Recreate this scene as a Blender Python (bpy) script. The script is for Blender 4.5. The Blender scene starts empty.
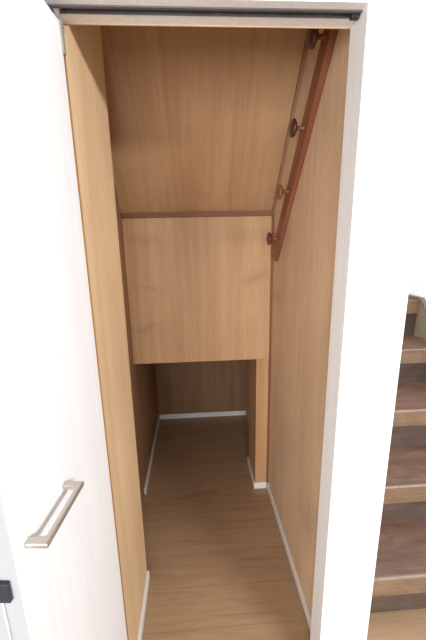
import bpy, bmesh, math
from mathutils import Vector, Matrix

S = bpy.context.scene
C = S.collection

# ------------------------------------------------------------------ helpers
def bx(bm, x0, x1, y0, y1, z0, z1, bevel=0.0, seg=2):
    """add a (bevelled) box to a bmesh"""
    t = bmesh.new()
    vs = [t.verts.new((x, y, z)) for x in (x0, x1) for y in (y0, y1) for z in (z0, z1)]
    for f in ((0, 1, 3, 2), (4, 6, 7, 5), (0, 4, 5, 1), (2, 3, 7, 6), (0, 2, 6, 4), (1, 5, 7, 3)):
        t.faces.new([vs[i] for i in f])
    if bevel:
        bmesh.ops.bevel(t, geom=list(t.edges), offset=bevel, segments=seg, profile=0.5, affect='EDGES')
    merge(bm, t)

def merge(bm, t, mat=None):
    if mat is not None:
        bmesh.ops.transform(t, matrix=mat, verts=t.verts)
    bmesh.ops.recalc_face_normals(t, faces=t.faces)
    me = bpy.data.meshes.new('tmp'); t.to_mesh(me); t.free()
    bm.from_mesh(me); bpy.data.meshes.remove(me)

def prism(bm, pts, a0, a1, axis='x', bevel=0.0):
    """extrude a 2-D outline along an axis; pts are (y,z) for x, (x,z) for y, (x,y) for z"""
    t = bmesh.new()
    def P(p, a):
        return {'x': (a, p[0], p[1]), 'y': (p[0], a, p[1]), 'z': (p[0], p[1], a)}[axis]
    A = [t.verts.new(P(p, a0)) for p in pts]; B = [t.verts.new(P(p, a1)) for p in pts]
    n = len(pts)
    t.faces.new(A); t.faces.new(B[::-1])
    for i in range(n):
        t.faces.new((A[i], B[i], B[(i + 1) % n], A[(i + 1) % n]))
    if bevel:
        bmesh.ops.bevel(t, geom=list(t.edges), offset=bevel, segments=2, profile=0.5, affect='EDGES')
    merge(bm, t)

def lathe(bm, prof, mat, n=28):
    """revolve (r,h) around local z, then place with mat"""
    t = bmesh.new(); rings = []
    for r, h in prof:
        rings.append([t.verts.new((r * math.cos(2 * math.pi * k / n), r * math.sin(2 * math.pi * k / n), h)) for k in range(n)])
    for a, b in zip(rings, rings[1:]):
        for k in range(n):
            t.faces.new((a[k], a[(k + 1) % n], b[(k + 1) % n], b[k]))
    t.faces.new(rings[0][::-1]); t.faces.new(rings[-1])
    for f in t.faces: f.smooth = True
    merge(bm, t, mat)

def link(name, bm, mats, parent=None, loc=None, rotz=0.0, local=False, smooth=False):
    """one mesh object; vertices are in world space unless local"""
    bmesh.ops.recalc_face_normals(bm, faces=bm.faces)
    me = bpy.data.meshes.new(name)
    if loc is None and not local:
        xs = [v.co for v in bm.verts]
        lo = Vector([min(c[i] for c in xs) for i in range(3)]); hi = Vector([max(c[i] for c in xs) for i in range(3)])
        loc = Vector(((lo.x + hi.x) / 2, (lo.y + hi.y) / 2, lo.z))
    loc = Vector(loc or (0, 0, 0))
    if not local:
        bmesh.ops.translate(bm, verts=bm.verts, vec=-loc)
    bm.to_mesh(me); bm.free()
    for m in (mats if isinstance(mats, (list, tuple)) else [mats]):
        me.materials.append(m)
    o = bpy.data.objects.new(name, me); C.objects.link(o)
    o.location = loc; o.rotation_euler.z = rotz
    if parent is not None:
        o.parent = parent
        if not local:
            # parents here are unrotated empties / meshes: keep the world place
            o.location = loc - world_loc(parent)
    if smooth:
        for p in me.polygons: p.use_smooth = True
    return o

def world_loc(o):
    v = Vector(o.location)
    while o.parent:
        o = o.parent; v += Vector(o.location)
    return v

def thing(name, loc, label, cat, rotz=0.0, group=None, kind=None):
    o = bpy.data.objects.new(name, None); C.objects.link(o)
    o.location = loc; o.rotation_euler.z = rotz
    o['label'] = label; o['category'] = cat
    if group: o['group'] = group
    if kind: o['kind'] = kind
    return o

def struct(name, bm, mats, label, cat, **k):
    o = link(name, bm, mats, **k)
    o['kind'] = 'structure'; o['label'] = label; o['category'] = cat
    return o

# ------------------------------------------------------------------ materials
def lin(c):
    return tuple((v / 255 / 12.92) if v / 255 <= .04045 else ((v / 255 + .055) / 1.055) ** 2.4 for v in c) + (1.0,)

class NT:
    def __init__(s, name, rough=0.6, spec=0.4, metal=0.0):
        s.m = bpy.data.materials.new(name); s.m.use_nodes = True
        s.t = s.m.node_tree; s.t.nodes.clear()
        s.b = s.n('ShaderNodeBsdfPrincipled')
        s.b.inputs['Roughness'].default_value = rough
        s.b.inputs['Specular IOR Level'].default_value = spec
        s.b.inputs['Metallic'].default_value = metal
        o = s.n('ShaderNodeOutputMaterial'); s.l(s.b.outputs[0], o.inputs[0])
        s.tc = s.n('ShaderNodeTexCoord')
    def n(s, t): return s.t.nodes.new(t)
    def l(s, a, b): s.t.links.new(a, b)
    def mapping(s, scale, rot=(0, 0, 0), loc=(0, 0, 0), src=None):
        m = s.n('ShaderNodeMapping')
        m.inputs['Scale'].default_value = scale; m.inputs['Rotation'].default_value = rot; m.inputs['Location'].default_value = loc
        s.l(src or s.tc.outputs['Object'], m.inputs['Vector']); return m.outputs[0]
    def noise(s, vec, scale=1.0, detail=4.0, rough=.55, dist=0.0):
        n = s.n('ShaderNodeTexNoise'); n.inputs['Scale'].default_value = scale
        n.inputs['Detail'].default_value = detail; n.inputs['Roughness'].default_value = rough
        n.inputs['Distortion'].default_value = dist
        s.l(vec, n.inputs['Vector']); return n.outputs['Fac']
    def ramp(s, fac, stops):
        r = s.n('ShaderNodeValToRGB'); e = r.color_ramp.elements
        while len(e) < len(stops): e.new(.5)
        for i, (p, c) in enumerate(stops):
            e[i].position = p; e[i].color = c
        s.l(fac, r.inputs[0]); return r.outputs[0]
    def mix(s, a, b, fac, mode='MIX'):
        m = s.n('ShaderNodeMix'); m.data_type = 'RGBA'; m.blend_type = mode
        for k, v in ((6, a), (7, b), (0, fac)):
            if hasattr(v, 'links'): s.l(v, m.inputs[k])
            else: m.inputs[k].default_value = v
        return m.outputs[2]
    def bump(s, fac, strength=.1, dist=.002):
        b = s.n('ShaderNodeBump'); b.inputs['Strength'].default_value = strength; b.inputs['Distance'].default_value = dist
        s.l(fac, b.inputs['Height']); s.l(b.outputs[0], s.b.inputs['Normal'])

def wood(name, light, mid, dark, axis=2, fine=70, stretch=1.6, blotch=.22, rough=.55, spec=.3, contrast=1.0, loc=(0, 0, 0), rotx=0.0, stains=()):
    """straight grained timber; axis is the grain direction"""
    w = NT(name, rough, spec)
    src = None
    if rotx:
        src = w.mapping((1, 1, 1), (rotx, 0, 0))
    def sc(a, b):
        v = [a, a, a]; v[axis] = b; return tuple(v)
    f1 = w.noise(w.mapping(sc(fine, stretch), loc=loc, src=src), 1, 6, .65, .3)
    f2 = w.noise(w.mapping(sc(fine * .16, stretch * .45), loc=loc, src=src), 1, 4, .55, .9)
    f3 = w.noise(w.mapping(sc(fine * 4.2, stretch * 9), loc=loc, src=src), 1, 2, .5)
    big = w.noise(w.mapping((2.2, 2.2, 2.2), loc=loc, src=src), 1, 3, .5)
    k = .18 / contrast
    c = w.ramp(f1, [(.5 - k, lin(dark)), (.5, lin(mid)), (.5 + k, lin(light))])
    c2 = w.ramp(f2, [(.32, lin(dark)), (.5, lin(mid)), (.68, lin(light))])
    c = w.mix(c, c2, .5)
    g = w.ramp(f3, [(.3, (.80, .80, .80, 1)), (.6, (1, 1, 1, 1))])
    c = w.mix(c, g, .5, 'MULTIPLY')
    bl = w.ramp(big, [(.3, (1 - blotch,) * 3 + (1,)), (.7, (1 + blotch * .25,) * 3 + (1,))])
    c = w.mix(c, bl, 1.0, 'MULTIPLY')
    for cx, cy, cz, rx, ry, rz, amt in stains:
        wob = w.n('ShaderNodeTexNoise'); wob.inputs['Scale'].default_value = 9; wob.inputs['Detail'].default_value = 4
        w.l(w.tc.outputs['Object'], wob.inputs['Vector'])
        mp = w.n('ShaderNodeMapping'); mp.vector_type = 'POINT'
        mp.inputs['Scale'].default_value = (1 / rx, 1 / ry, 1 / rz)
        mp.inputs['Location'].default_value = (-cx / rx, -cy / ry, -cz / rz)
        ad = w.n('ShaderNodeVectorMath'); ad.operation = 'MULTIPLY_ADD'
        w.l(wob.outputs['Color'], ad.inputs[0]); ad.inputs[1].default_value = (.16, .16, .16)
        w.l(w.tc.outputs['Object'], ad.inputs[2])
        sb = w.n('ShaderNodeVectorMath'); sb.operation = 'SUBTRACT'
        w.l(ad.outputs[0], sb.inputs[0]); sb.inputs[1].default_value = (.08, .08, .08)
        w.l(sb.outputs[0], mp.inputs['Vector'])
        ln = w.n('ShaderNodeVectorMath'); ln.operation = 'LENGTH'; w.l(mp.outputs[0], ln.inputs[0])
        c = w.mix(c, w.ramp(ln.outputs['Value'], [(0, (1 - amt, 1 - amt, 1 - amt * .9, 1)), (1, (1, 1, 1, 1))]), 1.0, 'MULTIPLY')
    w.l(c, w.b.inputs['Base Color'])
    w.bump(f1, .08)
    return w.m

def plain(name, col, rough=.5, spec=.4, metal=0.0, var=.04, scale=30, stretch=None):
    w = NT(name, rough, spec, metal)
    f = w.noise(w.mapping(stretch or (scale,) * 3), 1, 4, .6)
    a = lin([max(0, v * (1 - var)) for v in col]); b = lin([min(255, v * (1 + var)) for v in col])
    w.l(w.ramp(f, [(.3, a), (.7, b)]), w.b.inputs['Base Color'])
    w.bump(f, .03)
    return w.m

M = {}
M['ply'] = wood('lauan_plywood', (214, 176, 136), (203, 162, 120), (185, 143, 101), fine=75, blotch=.12, contrast=.6, stains=((-.27, 0, .66, .12, .3, .05, .16), (.30, 0, .46, .09, .3, .06, .22), (-.30, 0, .20, .12, .3, .03, .20), (-.26, 0, .42, .14, .3, .025, .14), (.22, 0, .68, .20, .3, .05, .10)))
M['ply_left'] = wood('pale_lauan_plywood', (236, 206, 168), (228, 195, 154), (214, 179, 136), fine=75, blotch=.10, contrast=.6, loc=(3, 1, 5))
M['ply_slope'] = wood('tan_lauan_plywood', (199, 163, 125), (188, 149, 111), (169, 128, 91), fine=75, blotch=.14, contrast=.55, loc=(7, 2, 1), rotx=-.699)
M['ply_right'] = wood('rosy_lauan_plywood', (228, 199, 167), (219, 187, 153), (205, 171, 136), fine=75, blotch=.14, contrast=.6, loc=(1, 6, 3), stains=((0, -.22, 1.22, .3, .12, .05, .20), (0, -.75, .42, .3, .12, .20, .18), (0, -.36, 1.50, .3, .06, .10, .12)))
M['ply_dim'] = wood('shade_darkened_plywood', (160, 124, 94), (146, 111, 82), (130, 96, 69), fine=70, blotch=.15, contrast=.6, loc=(4, 8, 2))  # shade of the low recess is painted into this plywood colour
M['post'] = wood('orange_lauan_plywood', (208, 168, 126), (197, 154, 112), (178, 133, 92), fine=60, blotch=.10, loc=(2, 2, 9))
M['ply_edge'] = wood('plywood_edge', (196, 146, 96), (180, 130, 82), (156, 108, 64), fine=90, blotch=.1)
M['strip'] = wood('dark_brown_wood_strip', (156, 110, 84), (138, 92, 68), (112, 72, 52), axis=0, fine=80, blotch=.1)
M['strip_v'] = wood('reddish_brown_wood_strip', (158, 108, 78), (142, 92, 66), (114, 70, 50), axis=2, fine=80, blotch=.1)
M['strip_grey'] = wood('grey_brown_wood_strip', (168, 134, 106), (152, 118, 90), (130, 98, 74), axis=2, fine=80, blotch=.1, rotx=-.699)
M['rack'] = wood('red_brown_stained_wood', (156, 100, 74), (138, 82, 58), (110, 62, 44), axis=2, fine=70, blotch=.15, rough=.4, spec=.4, rotx=-.726)
M['peg_dark'] = wood('dark_brown_turned_wood', (104, 66, 56), (84, 50, 44), (58, 34, 32), axis=0, fine=80, rough=.3, spec=.5)
M['peg_orange'] = wood('orange_brown_turned_wood', (172, 112, 76), (152, 92, 60), (120, 68, 44), axis=0, fine=80, rough=.35, spec=.4)
M['peg_red'] = wood('red_brown_turned_wood', (128, 76, 60), (108, 60, 48), (78, 42, 36), axis=0, fine=80, rough=.3, spec=.5)
M['white'] = plain('white_painted_wood', (236, 234, 232), .45, var=.01)
M['jamb'] = plain('off_white_jamb_sheet', (238, 237, 236), .5, var=.025, stretch=(90, 90, 3))
M['base'] = plain('white_baseboard_vinyl', (228, 224, 222), .5, var=.015)
M['wall'] = plain('white_wallpaper', (240, 240, 241), .85, .2, var=.012, scale=180)
M['alu'] = plain('brushed_satin_nickel', (206, 198, 186), .34, metal=.85, var=.03, stretch=(8, 8, 160))
M['track'] = plain('grey_aluminium_track', (120, 118, 122), .4, metal=.6, var=.04)
M['slot'] = plain('dark_track_slot', (96, 92, 96), .6, var=.1)
M['bracket'] = plain('grey_green_bracket_metal', (150, 150, 140), .5, metal=.2, var=.04)
M['black'] = plain('black_hinge_metal', (54, 57, 66), .45, metal=.3, var=.08)
M['steel'] = plain('zinc_plated_steel', (186, 188, 190), .35, metal=.7, var=.04)
M['gap'] = plain('dark_door_gap_fill', (70, 69, 68), .7, var=.05)  # shade between the door leaves put into the colour

M['edge'] = plain('shaded_white_door_edge', (170, 170, 172), .5, var=.02, stretch=(60, 60, 3))  # white leaf edge painted grey to stand for its weaker light
def door_white():
    w = NT('white_wood_grain_sheet', .42, .35)
    f1 = w.noise(w.mapping((120, 120, 2.0)), 1, 5, .6, .2)
    f2 = w.noise(w.mapping((26, 26, .8)), 1, 4, .6, .7)
    c = w.ramp(f1, [(.32, lin((236, 236, 237))), (.62, lin((247, 247, 247)))])
    c2 = w.ramp(f2, [(.3, lin((239, 239, 240))), (.6, lin((248, 248, 248)))])
    w.l(w.mix(c, c2, .5), w.b.inputs['Base Color']); w.bump(f1, .05)
    return w.m
M['door'] = door_white()

def floor_mat():
    w = NT('oak_vinyl_planks', .42, .35)
    br = w.n('ShaderNodeTexBrick')
    w.l(w.mapping((1, 1, 1), loc=(.9 + 2.4, -.975 + .165 * 12, 0)), br.inputs['Vector'])
    br.offset = .2; br.inputs['Scale'].default_value = 1
    br.inputs['Brick Width'].default_value = 2.4; br.inputs['Row Height'].default_value = .165
    br.inputs['Mortar Size'].default_value = .0009; br.inputs['Mortar Smooth'].default_value = .3
    br.inputs['Color1'].default_value = (0, 0, 0, 1); br.inputs['Color2'].default_value = (1, 1, 1, 1)
    br.inputs['Mortar'].default_value = (.5, .5, .5, 1)
    # shift the grain per plank
    sh = w.n('ShaderNodeVectorMath'); sh.operation = 'MULTIPLY_ADD'
    w.l(br.outputs['Color'], sh.inputs[0]); sh.inputs[1].default_value = (3.1, .4, 0)
    w.l(w.tc.outputs['Object'], sh.inputs[2])
    v = sh.outputs[0]
    f1 = w.noise(w.mapping((3.2, 60, 1), src=v), 1, 6, .66, .5)
    f2 = w.noise(w.mapping((1.6, 13, 1), src=v), 1, 5, .6, 1.6)
    f3 = w.noise(w.mapping((11, 240, 1), src=v), 1, 2, .5)
    c = w.ramp(f1, [(.28, lin((142, 113, 87))), (.5, lin((165, 134, 104))), (.72, lin((177, 146, 115)))])
    c2 = w.ramp(f2, [(.30, lin((134, 105, 79))), (.44, lin((161, 130, 100))), (.7, lin((176, 145, 114)))])
    c = w.mix(c, c2, .55)
    c = w.mix(c, w.ramp(f3, [(.34, (.86, .85, .84, 1)), (.52, (1, 1, 1, 1))]), .45, 'MULTIPLY')
    c = w.mix(c, w.ramp(br.outputs['Color'], [(0, (.95, .95, .95, 1)), (1, (1.03, 1.03, 1.02, 1))]), 1.0, 'MULTIPLY')
    c = w.mix(c, lin((140, 110, 82)), br.outputs['Fac'])
    w.l(c, w.b.inputs['Base Color']); w.bump(f1, .06)
    return w.m
M['floor'] = floor_mat()

def stair_mat(name, a, b, c_):
    w = NT(name, .4, .4)
    f1 = w.noise(w.mapping((2.6, 60, 60)), 1, 6, .65, .4)
    f2 = w.noise(w.mapping((5, 12, 12)), 1, 4, .6, .8)
    c = w.ramp(f1, [(.3, lin(c_)), (.5, lin(b)), (.7, lin(a))])
    c2 = w.ramp(f2, [(.3, lin(c_)), (.5, lin(b)), (.68, lin(a))])
    w.l(w.mix(c, c2, .5), w.b.inputs['Base Color']); w.bump(f1, .06)
    return w.m
M['tread'] = stair_mat('worn_red_brown_tread', (134, 104, 88), (108, 81, 68), (80, 58, 49))
M['nosing'] = stair_mat('tan_worn_nosing', (148, 122, 98), (130, 104, 82), (102, 78, 60))
M['riser'] = stair_mat('dark_brown_riser', (100, 85, 75), (87, 72, 63), (70, 56, 49))
M['stringer'] = stair_mat('olive_brown_stringer', (156, 142, 120), (142, 128, 108), (122, 110, 92))
M['cap'] = stair_mat('brown_stringer_cap', (138, 118, 106), (120, 102, 92), (100, 82, 74))
M['wear'] = plain('pale_nosing_edge_strip', (150, 136, 124), .5, var=.08, scale=60)

# ------------------------------------------------------------------ the setting
XL, XR = -.262, .420        # closet side wall faces
AX = -.350                  # alcove left wall face
YB, YA = 1.715, 2.60        # hanging panel face, alcove back wall face
YF0, YF1 = .81, .887        # door frame depth
XJ = .39                    # right jamb face

b = bmesh.new(); bx(b, -1.9, 2.1, -1.6, 2.75, -.05, 0)
struct('floor', b, M['floor'], 'light oak plank flooring running through the closet and room', 'floor', loc=(0, 0, 0))

b = bmesh.new(); prism(b, [(.835, 0), (1.203, 0), (1.203, 2.52), (.894, 2.52), (.894, 1.984), (.882, 1.984), (.835, 1.935)], AX, XL, 'x')
o = struct('wall_left', b, [M['ply_left'], M['ply_edge']], 'pale plywood side wall just behind the white door', 'wall')
for p in o.data.polygons:
    if p.normal.y < -.9: p.material_index = 1
b = bmesh.new(); bx(b, XR, XR + .012, YF1, 2.72, 0, 2.56)
struct('wall_right', b, M['ply_right'], 'tall plywood wall on the closet right side with coat rack', 'wall')
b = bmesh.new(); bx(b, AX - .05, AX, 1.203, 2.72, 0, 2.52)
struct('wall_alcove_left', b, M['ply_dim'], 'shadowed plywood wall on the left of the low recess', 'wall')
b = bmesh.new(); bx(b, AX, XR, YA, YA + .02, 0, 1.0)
struct('wall_back', b, M['ply_dim'], 'shadowed plywood wall at the back of the low recess', 'wall')
b = bmesh.new(); bx(b, .338, XR - .011, YB, 1.96, 0, .853, .0012, 1)
struct('wall_alcove_right', b, M['post'], 'narrow plywood post under the hanging panel right end', 'wall')
b = bmesh.new(); bx(b, AX, XR - .011, YB, YB + .018, .853, 1.66, .0012, 1)
struct('wall_upper_back', b, M['ply'], 'square plywood panel hanging above the low recess', 'wall')
b = bmesh.new(); bx(b, AX, XR, YB + .018, YA, .90, .915)  # unseen cover, put in to keep the recess dark
struct('ceiling_alcove', b, M['ply_dim'], 'unseen plywood ceiling added to keep the low recess dark', 'ceiling')
# the sloping underside of the stairs above
sl = 1.175
y_at = lambda z: YB + .004 - (z - 1.652) / sl
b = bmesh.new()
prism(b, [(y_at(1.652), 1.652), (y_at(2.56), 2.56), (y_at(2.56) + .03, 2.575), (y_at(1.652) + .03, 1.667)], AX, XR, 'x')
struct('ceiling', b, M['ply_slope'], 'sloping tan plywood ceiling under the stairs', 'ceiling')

# front wall around the opening
b = bmesh.new(); bx(b, XJ + .022, .560, YF0, .90, 0, 2.6)
struct('wall_front_right', b, M['wall'], 'bright white wall strip between closet door and stairs', 'wall')
b = bmesh.new(); bx(b, -1.9, XJ + .022, YF0, .90, 2.05, 2.6)
struct('wall_front_top', b, M['wall'], 'white wall above the closet door head', 'wall')
b = bmesh.new(); bx(b, -1.9, AX - .05, YF0, .90, 0, 2.05)
struct('wall_front_left', b, M['wall'], 'white wall hidden behind the folded door', 'wall')
b = bmesh.new(); bx(b, XR + .013, .560, .90, 2.75, 0, 2.9)
struct('wall_stair_left', b, M['wall'], 'white wall along the left of the staircase', 'wall')
b = bmesh.new(); bx(b, .560, 2.1, 2.30, 2.40, 0, 2.9)
struct('wall_stair_back', b, M['wall'], 'bright white wall at the top of the staircase', 'wall')
b = bmesh.new(); bx(b, 1.537, 1.64, .9, 2.30, 0, 2.9)
struct('wall_stair_right', b, M['wall'], 'white wall along the right of the staircase', 'wall')

b = bmesh.new(); bx(b, XR + .013, 1.64, .90, 2.40, 2.9, 2.93)
struct('ceiling_stairs', b, M['wall'], 'white ceiling high above the staircase', 'ceiling')

# door frame: right jamb, grooved head
b = bmesh.new(); bx(b, XJ, XJ + .022, YF0 - .006, YF1, 0, 2.05, .002)
struct('trim_1', b, M['jamb'], 'off-white right door jamb of the closet opening', 'door frame')
b = bmesh.new()
prism(b, [(YF0 - .006, 1.99), (.833, 1.99), (.833, 2.012), (.853, 2.012), (.853, 1.99), (YF1, 1.99), (YF1, 2.05), (YF0 - .006, 2.05)], AX, XJ, 'x')
struct('trim_2', b, M['jamb'], 'off-white door head with a groove for the track', 'door frame')
b = bmesh.new(); bx(b, AX, XJ, YF1, YF1 + .003, 1.9885, 2.05)
struct('trim_3', b, M['ply_left'], 'thin pale wood edge behind the door head', 'trim')
# strips
b = bmesh.new(); bx(b, AX, XR - .012, YB - .012, YB, 1.627, 1.654, .003)
struct('trim_4', b, M['strip'], 'dark brown strip between sloping ceiling and hanging panel', 'trim')
b = bmesh.new(); bx(b, XR - .011, XR, YB - .007, YB + .004, 0.0, 1.648, .0015)
struct('trim_5', b, M['strip_v'], 'thin upright brown strip in the right back corner', 'trim')
b = bmesh.new()
prism(b, [(y_at(1.65) - .001, 1.65), (y_at(2.5) - .001, 2.5), (y_at(2.5) - .013, 2.489), (y_at(1.65) - .013, 1.639)], XR - .012, XR, 'x')
struct('trim_6', b, M['strip_grey'], 'grey brown strip sloping up along ceiling and right wall', 'trim')

# baseboards
H = .043
def base(name, x0, x1, y0, y1, label):
    q = bmesh.new(); bx(q, x0, x1, y0, y1, 0, H, .0025)
    struct(name, q, M['base'], label, 'baseboard')
base('baseboard_right', XR - .009, XR, YF1, YB - .012, 'long white baseboard along the right closet wall')
base('baseboard_left', XL, XL + .012, .84, 1.198, 'short white baseboard below the pale left wall, nearest the door')
base('baseboard_alcove_left', AX, AX + .011, YB, YA - .010, 'white baseboard along the left of the low recess')
base('baseboard_back', AX + .001, XR, YA - .010, YA, 'white baseboard across the back of the low recess')
base('baseboard_post_front', .329, XR - .012, YB - .010, YB, 'small white baseboard piece on the post front')
base('baseboard_post_side', .329, .338, YB, 1.96, 'white baseboard on the recess side of the post')

# ------------------------------------------------------------------ folding door on the left
a = math.radians(5.0)
DW, DT, DZ0, DZ1 = .399, .032, .012, 1.958
door = thing('door_1', (-.2625, .825, 0), 'white wood-grain folding door folded open at the left of the closet', 'door', rotz=-a, kind='structure')
# door-local frame: +y along the leaf away from the camera, +x out of the visible face; far edge at the origin
def dobj(name, q, m, parent=door, **k): return link(name, q, m, parent=parent, local=True, **k)
q = bmesh.new(); bx(q, -DT, 0, -DW, 0, DZ0, DZ1, .002)
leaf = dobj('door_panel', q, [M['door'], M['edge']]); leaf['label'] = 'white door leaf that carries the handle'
q = bmesh.new(); bx(q, -2 * DT - .004, -DT - .004, -DW, 0, DZ0, DZ1, .002)
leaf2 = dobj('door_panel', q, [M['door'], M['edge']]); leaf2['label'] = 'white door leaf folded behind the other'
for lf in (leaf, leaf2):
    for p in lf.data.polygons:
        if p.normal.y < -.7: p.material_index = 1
q = bmesh.new(); bx(q, -DT - .0045, -DT + .0005, -DW + .006, -.01, DZ0 + .01, DZ1 - .01)
dobj('gap_fill', q, M['gap'])  # added dark filler strip, stands for the shaded gap between leaves
# bow handle, horizontal on the leaf
q = bmesh.new()
h0, h1, hz = -.375, -.228, 1.019
tw, th, pr = .015, .010, .040
t = bmesh.new()
outline = [(0, h0), (pr, h0), (pr, h1), (0, h1), (0, h1 - tw), (pr - .0075, h1 - tw), (pr - .0075, h0 + tw), (0, h0 + tw)]
prism(q, outline, hz - th / 2, hz + th / 2, 'z', bevel=.0022)
hd = dobj('handle', q, M['alu'], parent=leaf); hd['label'] = 'brushed nickel bow handle'
# hinge between the leaves, on the near edges
hx = -DT - .004
q = bmesh.new(); bx(q, hx - .034, hx + .022, -DW - .008, -DW, .941, .980, .002)
hg = dobj('hinge', q, M['black']); hg['label'] = 'black hinge block'
q = bmesh.new(); bx(q, hx - .026, hx + .006, -DW - .003, -DW, .980, 1.045, .001)
dobj('hinge_leaf', q, M['steel'], parent=hg)
for zz in (1.000, 1.016, 1.032):
    q = bmesh.new()
    lathe(q, [(.0040, -.0005), (.0040, .002), (.001, .0026)], Matrix.Translation((hx - .008, -DW - .003, zz)) @ Matrix.Rotation(math.pi / 2, 4, 'X'), 14)
    dobj('screw', q, M['track'], parent=hg)
# grey top pivot bracket with guide pin running in the track
q = bmesh.new(); bx(q, -.028, .0045, -.006, .004, DZ1 - .060, DZ1 + .002, .001)
pb = dobj('pivot_bracket', q, M['bracket']); pb['label'] = 'grey metal bracket at the door top'
q = bmesh.new()
lathe(q, [(.006, 0), (.006, .030), (.010, .031), (.010, .040), (.007, .043)], Matrix.Translation((-.012, .016, DZ1 + .002)))
bx(q, -.022, -.002, -.008, .024, DZ1, DZ1 + .004, .0008)
dobj('guide_pin', q, M['steel'], parent=pb)

# sliding track in the door head
tr = thing('door_track', ((AX + XJ) / 2, .843, 1.99), 'dark grey metal sliding track set in the white door head', 'track')
q = bmesh.new()
prism(q, [(.8335, 1.988), (.8345, 1.988), (.8345, 2.0105), (.8515, 2.0105), (.8515, 1.988), (.8525, 1.988), (.8525, 2.0115), (.8335, 2.0115)], AX, XJ - .001, 'x')
link('channel', q, M['slot'], tr)
q = bmesh.new(); bx(q, XJ - .020, XJ - .001, .8355, .8505, 1.982, 2.0105, .002)
link('end_stop', q, M['black'], tr)['label'] = 'black end stop at the right jamb'
q = bmesh.new(); bx(q, AX, XJ - .001, .826, .833, 1.9868, 1.9898)
link('lip', q, M['track'], tr)['label'] = 'lighter grey front lip'

# ------------------------------------------------------------------ coat rack on the right wall
dv = Vector((0, .6637, -.7480))           # down along the board
pv = Vector((0, -.7480, -.6637))          # towards its lower edge
cen = Vector((0, 1.343, 1.756))
rack = thing('coat_rack', (XR, 1.31, 1.79), 'red-brown wooden peg rail slanting across the upper right wall', 'coat rack')
L0, L1, W2, T = -.545, .441, .0355, .021
q = bmesh.new(); t = bmesh.new()
vs = []
for x in (XR - .0008, XR - T):
    for l, w in ((L0, -W2), (L1, -W2), (L1, W2), (L0, W2)):
        p = cen + dv * l + pv * w
        vs.append(t.verts.new((x, p.y, p.z)))
for f in ((0, 1, 2, 3), (7, 6, 5, 4), (0, 4, 5, 1), (1, 5, 6, 2), (2, 6, 7, 3), (3, 7, 4, 0)):
    t.faces.new([vs[i] for i in f])
bmesh.ops.bevel(t, geom=list(t.edges), offset=.003, segments=2, profile=.5, affect='EDGES')
merge(q, t)
link('backboard', q, M['rack'], rack)
head = [(.004, 0), (.012, .0005), (.022, .002), (.0285, .006), (.030, .010), (.0285, .0145), (.022, .018), (.012, .0198), (.004, .0202)]
pegs = [(1.066, 2.066, 'peg_dark', 'dark brown turned peg, topmost on the rail'),
        (1.231, 1.882, 'peg_dark', 'dark brown turned peg, second from the top'),
        (1.393, 1.697, 'peg_orange', 'orange-brown turned peg, second from the bottom'),
        (1.563, 1.513, 'peg_red', 'dark red-brown turned peg, lowest on the rail')]
for y, z, m, lab in pegs:
    q = bmesh.new()
    mt = Matrix.Translation((XR - T, y, z)) @ Matrix.Rotation(-math.pi / 2, 4, 'Y')
    lathe(q, [(.0105, -.004), (.0105, .002), (.0075, .006), (.0068, .016), (.0075, .026), (.009, .030)], mt, 20)
    pg = link('peg', q, M['rack'], rack); pg['label'] = lab
    q = bmesh.new()
    lathe(q, head, mt @ Matrix.Translation((0, 0, .027)), 28)
    link('knob', q, M[m], pg)

# ------------------------------------------------------------------ staircase to the right of the wall
st = thing('staircase', (1.04, 1.6, 0), 'worn brown wooden staircase rising beyond the white wall', 'stairs')
X0, X1 = .562, 1.514
ny = [.965, 1.21, 1.48, 1.79, 2.065]
nz = [.195, .397, .620, .845, 1.092]
for i, (y, z) in enumerate(zip(ny, nz)):
    yend = (ny[i + 1] + .016) if i < 4 else 2.298
    q = bmesh.new(); bx(q, X0, X1, y + .014, yend, z - .028, z, 0)
    tr_ = link('tread', q, M['tread'], st)
    q = bmesh.new(); bx(q, X0, X1, y, y + .016, z - .090, z + .0005, .004)
    ns = link('nosing', q, M['nosing'], tr_)
    q = bmesh.new(); bx(q, X0 + .002, X1 - .002, y - .0015, y + .006, z - .005, z + .002, .001)
    link('edge_strip', q, M['wear'] if i < 4 else M['cap'], tr_)
    z0 = nz[i - 1] if i else 0
    q = bmesh.new(); bx(q, X0, X1, y + .015, y + .027, z0 - (.028 if i else 0), z - .028)
    link('riser', q, M['riser'], st)
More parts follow.
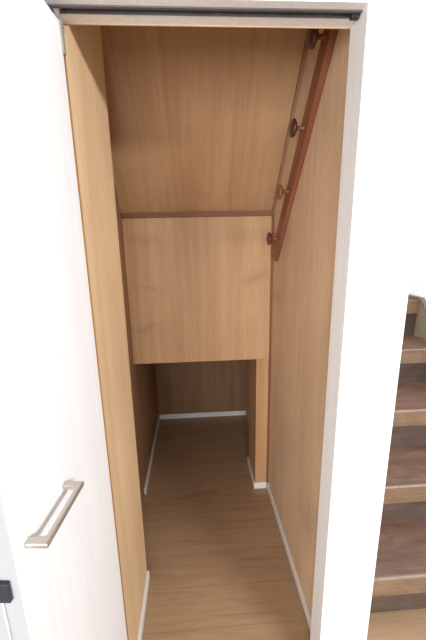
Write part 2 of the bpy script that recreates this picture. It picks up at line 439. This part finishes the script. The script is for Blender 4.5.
# stringer board on the right wall with its cap
top = [(.93, .19), (1.79, .865), (1.99, 1.03), (2.055, 1.096), (2.298, 1.096)]
q = bmesh.new()
prism(q, [(.93, 0), (2.298, 0)] + top[::-1], 1.516, 1.5365, 'x')
link('stringer', q, M['stringer'], st)
q = bmesh.new()
prism(q, top + [(y, z + .018) for y, z in top[::-1]], 1.509, 1.5365, 'x')
link('stringer_cap', q, M['cap'], st)

# ------------------------------------------------------------------ light
w = bpy.data.worlds.new('daylight'); S.world = w; w.use_nodes = True
bg = w.node_tree.nodes['Background']
bg.inputs[0].default_value = (.90, .95, 1.0, 1); bg.inputs[1].default_value = .56

def area(name, loc, target, sx, sy, power, col=(1, 1, 1)):
    d = bpy.data.lights.new(name, 'AREA'); d.shape = 'RECTANGLE'; d.size = sx; d.size_y = sy; d.energy = power; d.color = col
    o = bpy.data.objects.new(name, d); C.objects.link(o); o.location = loc
    o.rotation_euler = (Vector(target) - Vector(loc)).to_track_quat('-Z', 'Y').to_euler()
    return o
area('window_light', (2.3, -1.7, 2.35), (-.2, 1.0, 1.3), 1.3, .22, 118, (.97, .985, 1))
area('front_fill', (-.75, -2.3, 1.35), (.15, 1.5, 1.2), 2.2, 1.4, 112, (.98, .985, 1))  # unseen fill, added to brighten the closet interior and head underside
area('stair_fill', (1.05, 1.5, 2.75), (1.2, 2.2, 1.2), .8, .5, 13, (1, .99, .98))  # added fill with no visible lamp, whitens the wall above the stairs

# ------------------------------------------------------------------ camera
cam = bpy.data.cameras.new('camera'); co = bpy.data.objects.new('camera', cam); C.objects.link(co)
cam.sensor_fit = 'VERTICAL'; cam.sensor_height = 36.0; cam.sensor_width = 24.0
cam.lens = 323.866655 / 640 * 36
cam.clip_start = .02
r = Vector((0.99795152, -0.06066642, -0.02030615))
d = Vector((-0.03379639, -0.2304306, -0.97250169))
f = Vector((0.05431904, 0.97119582, -0.23200887))
m = Matrix((r, -d, -f)).transposed().to_4x4(); m.translation = (0, 0, 1.5)
co.matrix_world = m
S.camera = co

S.view_settings.view_transform = 'Standard'
S.view_settings.look = 'None'
S.view_settings.exposure = 0.0
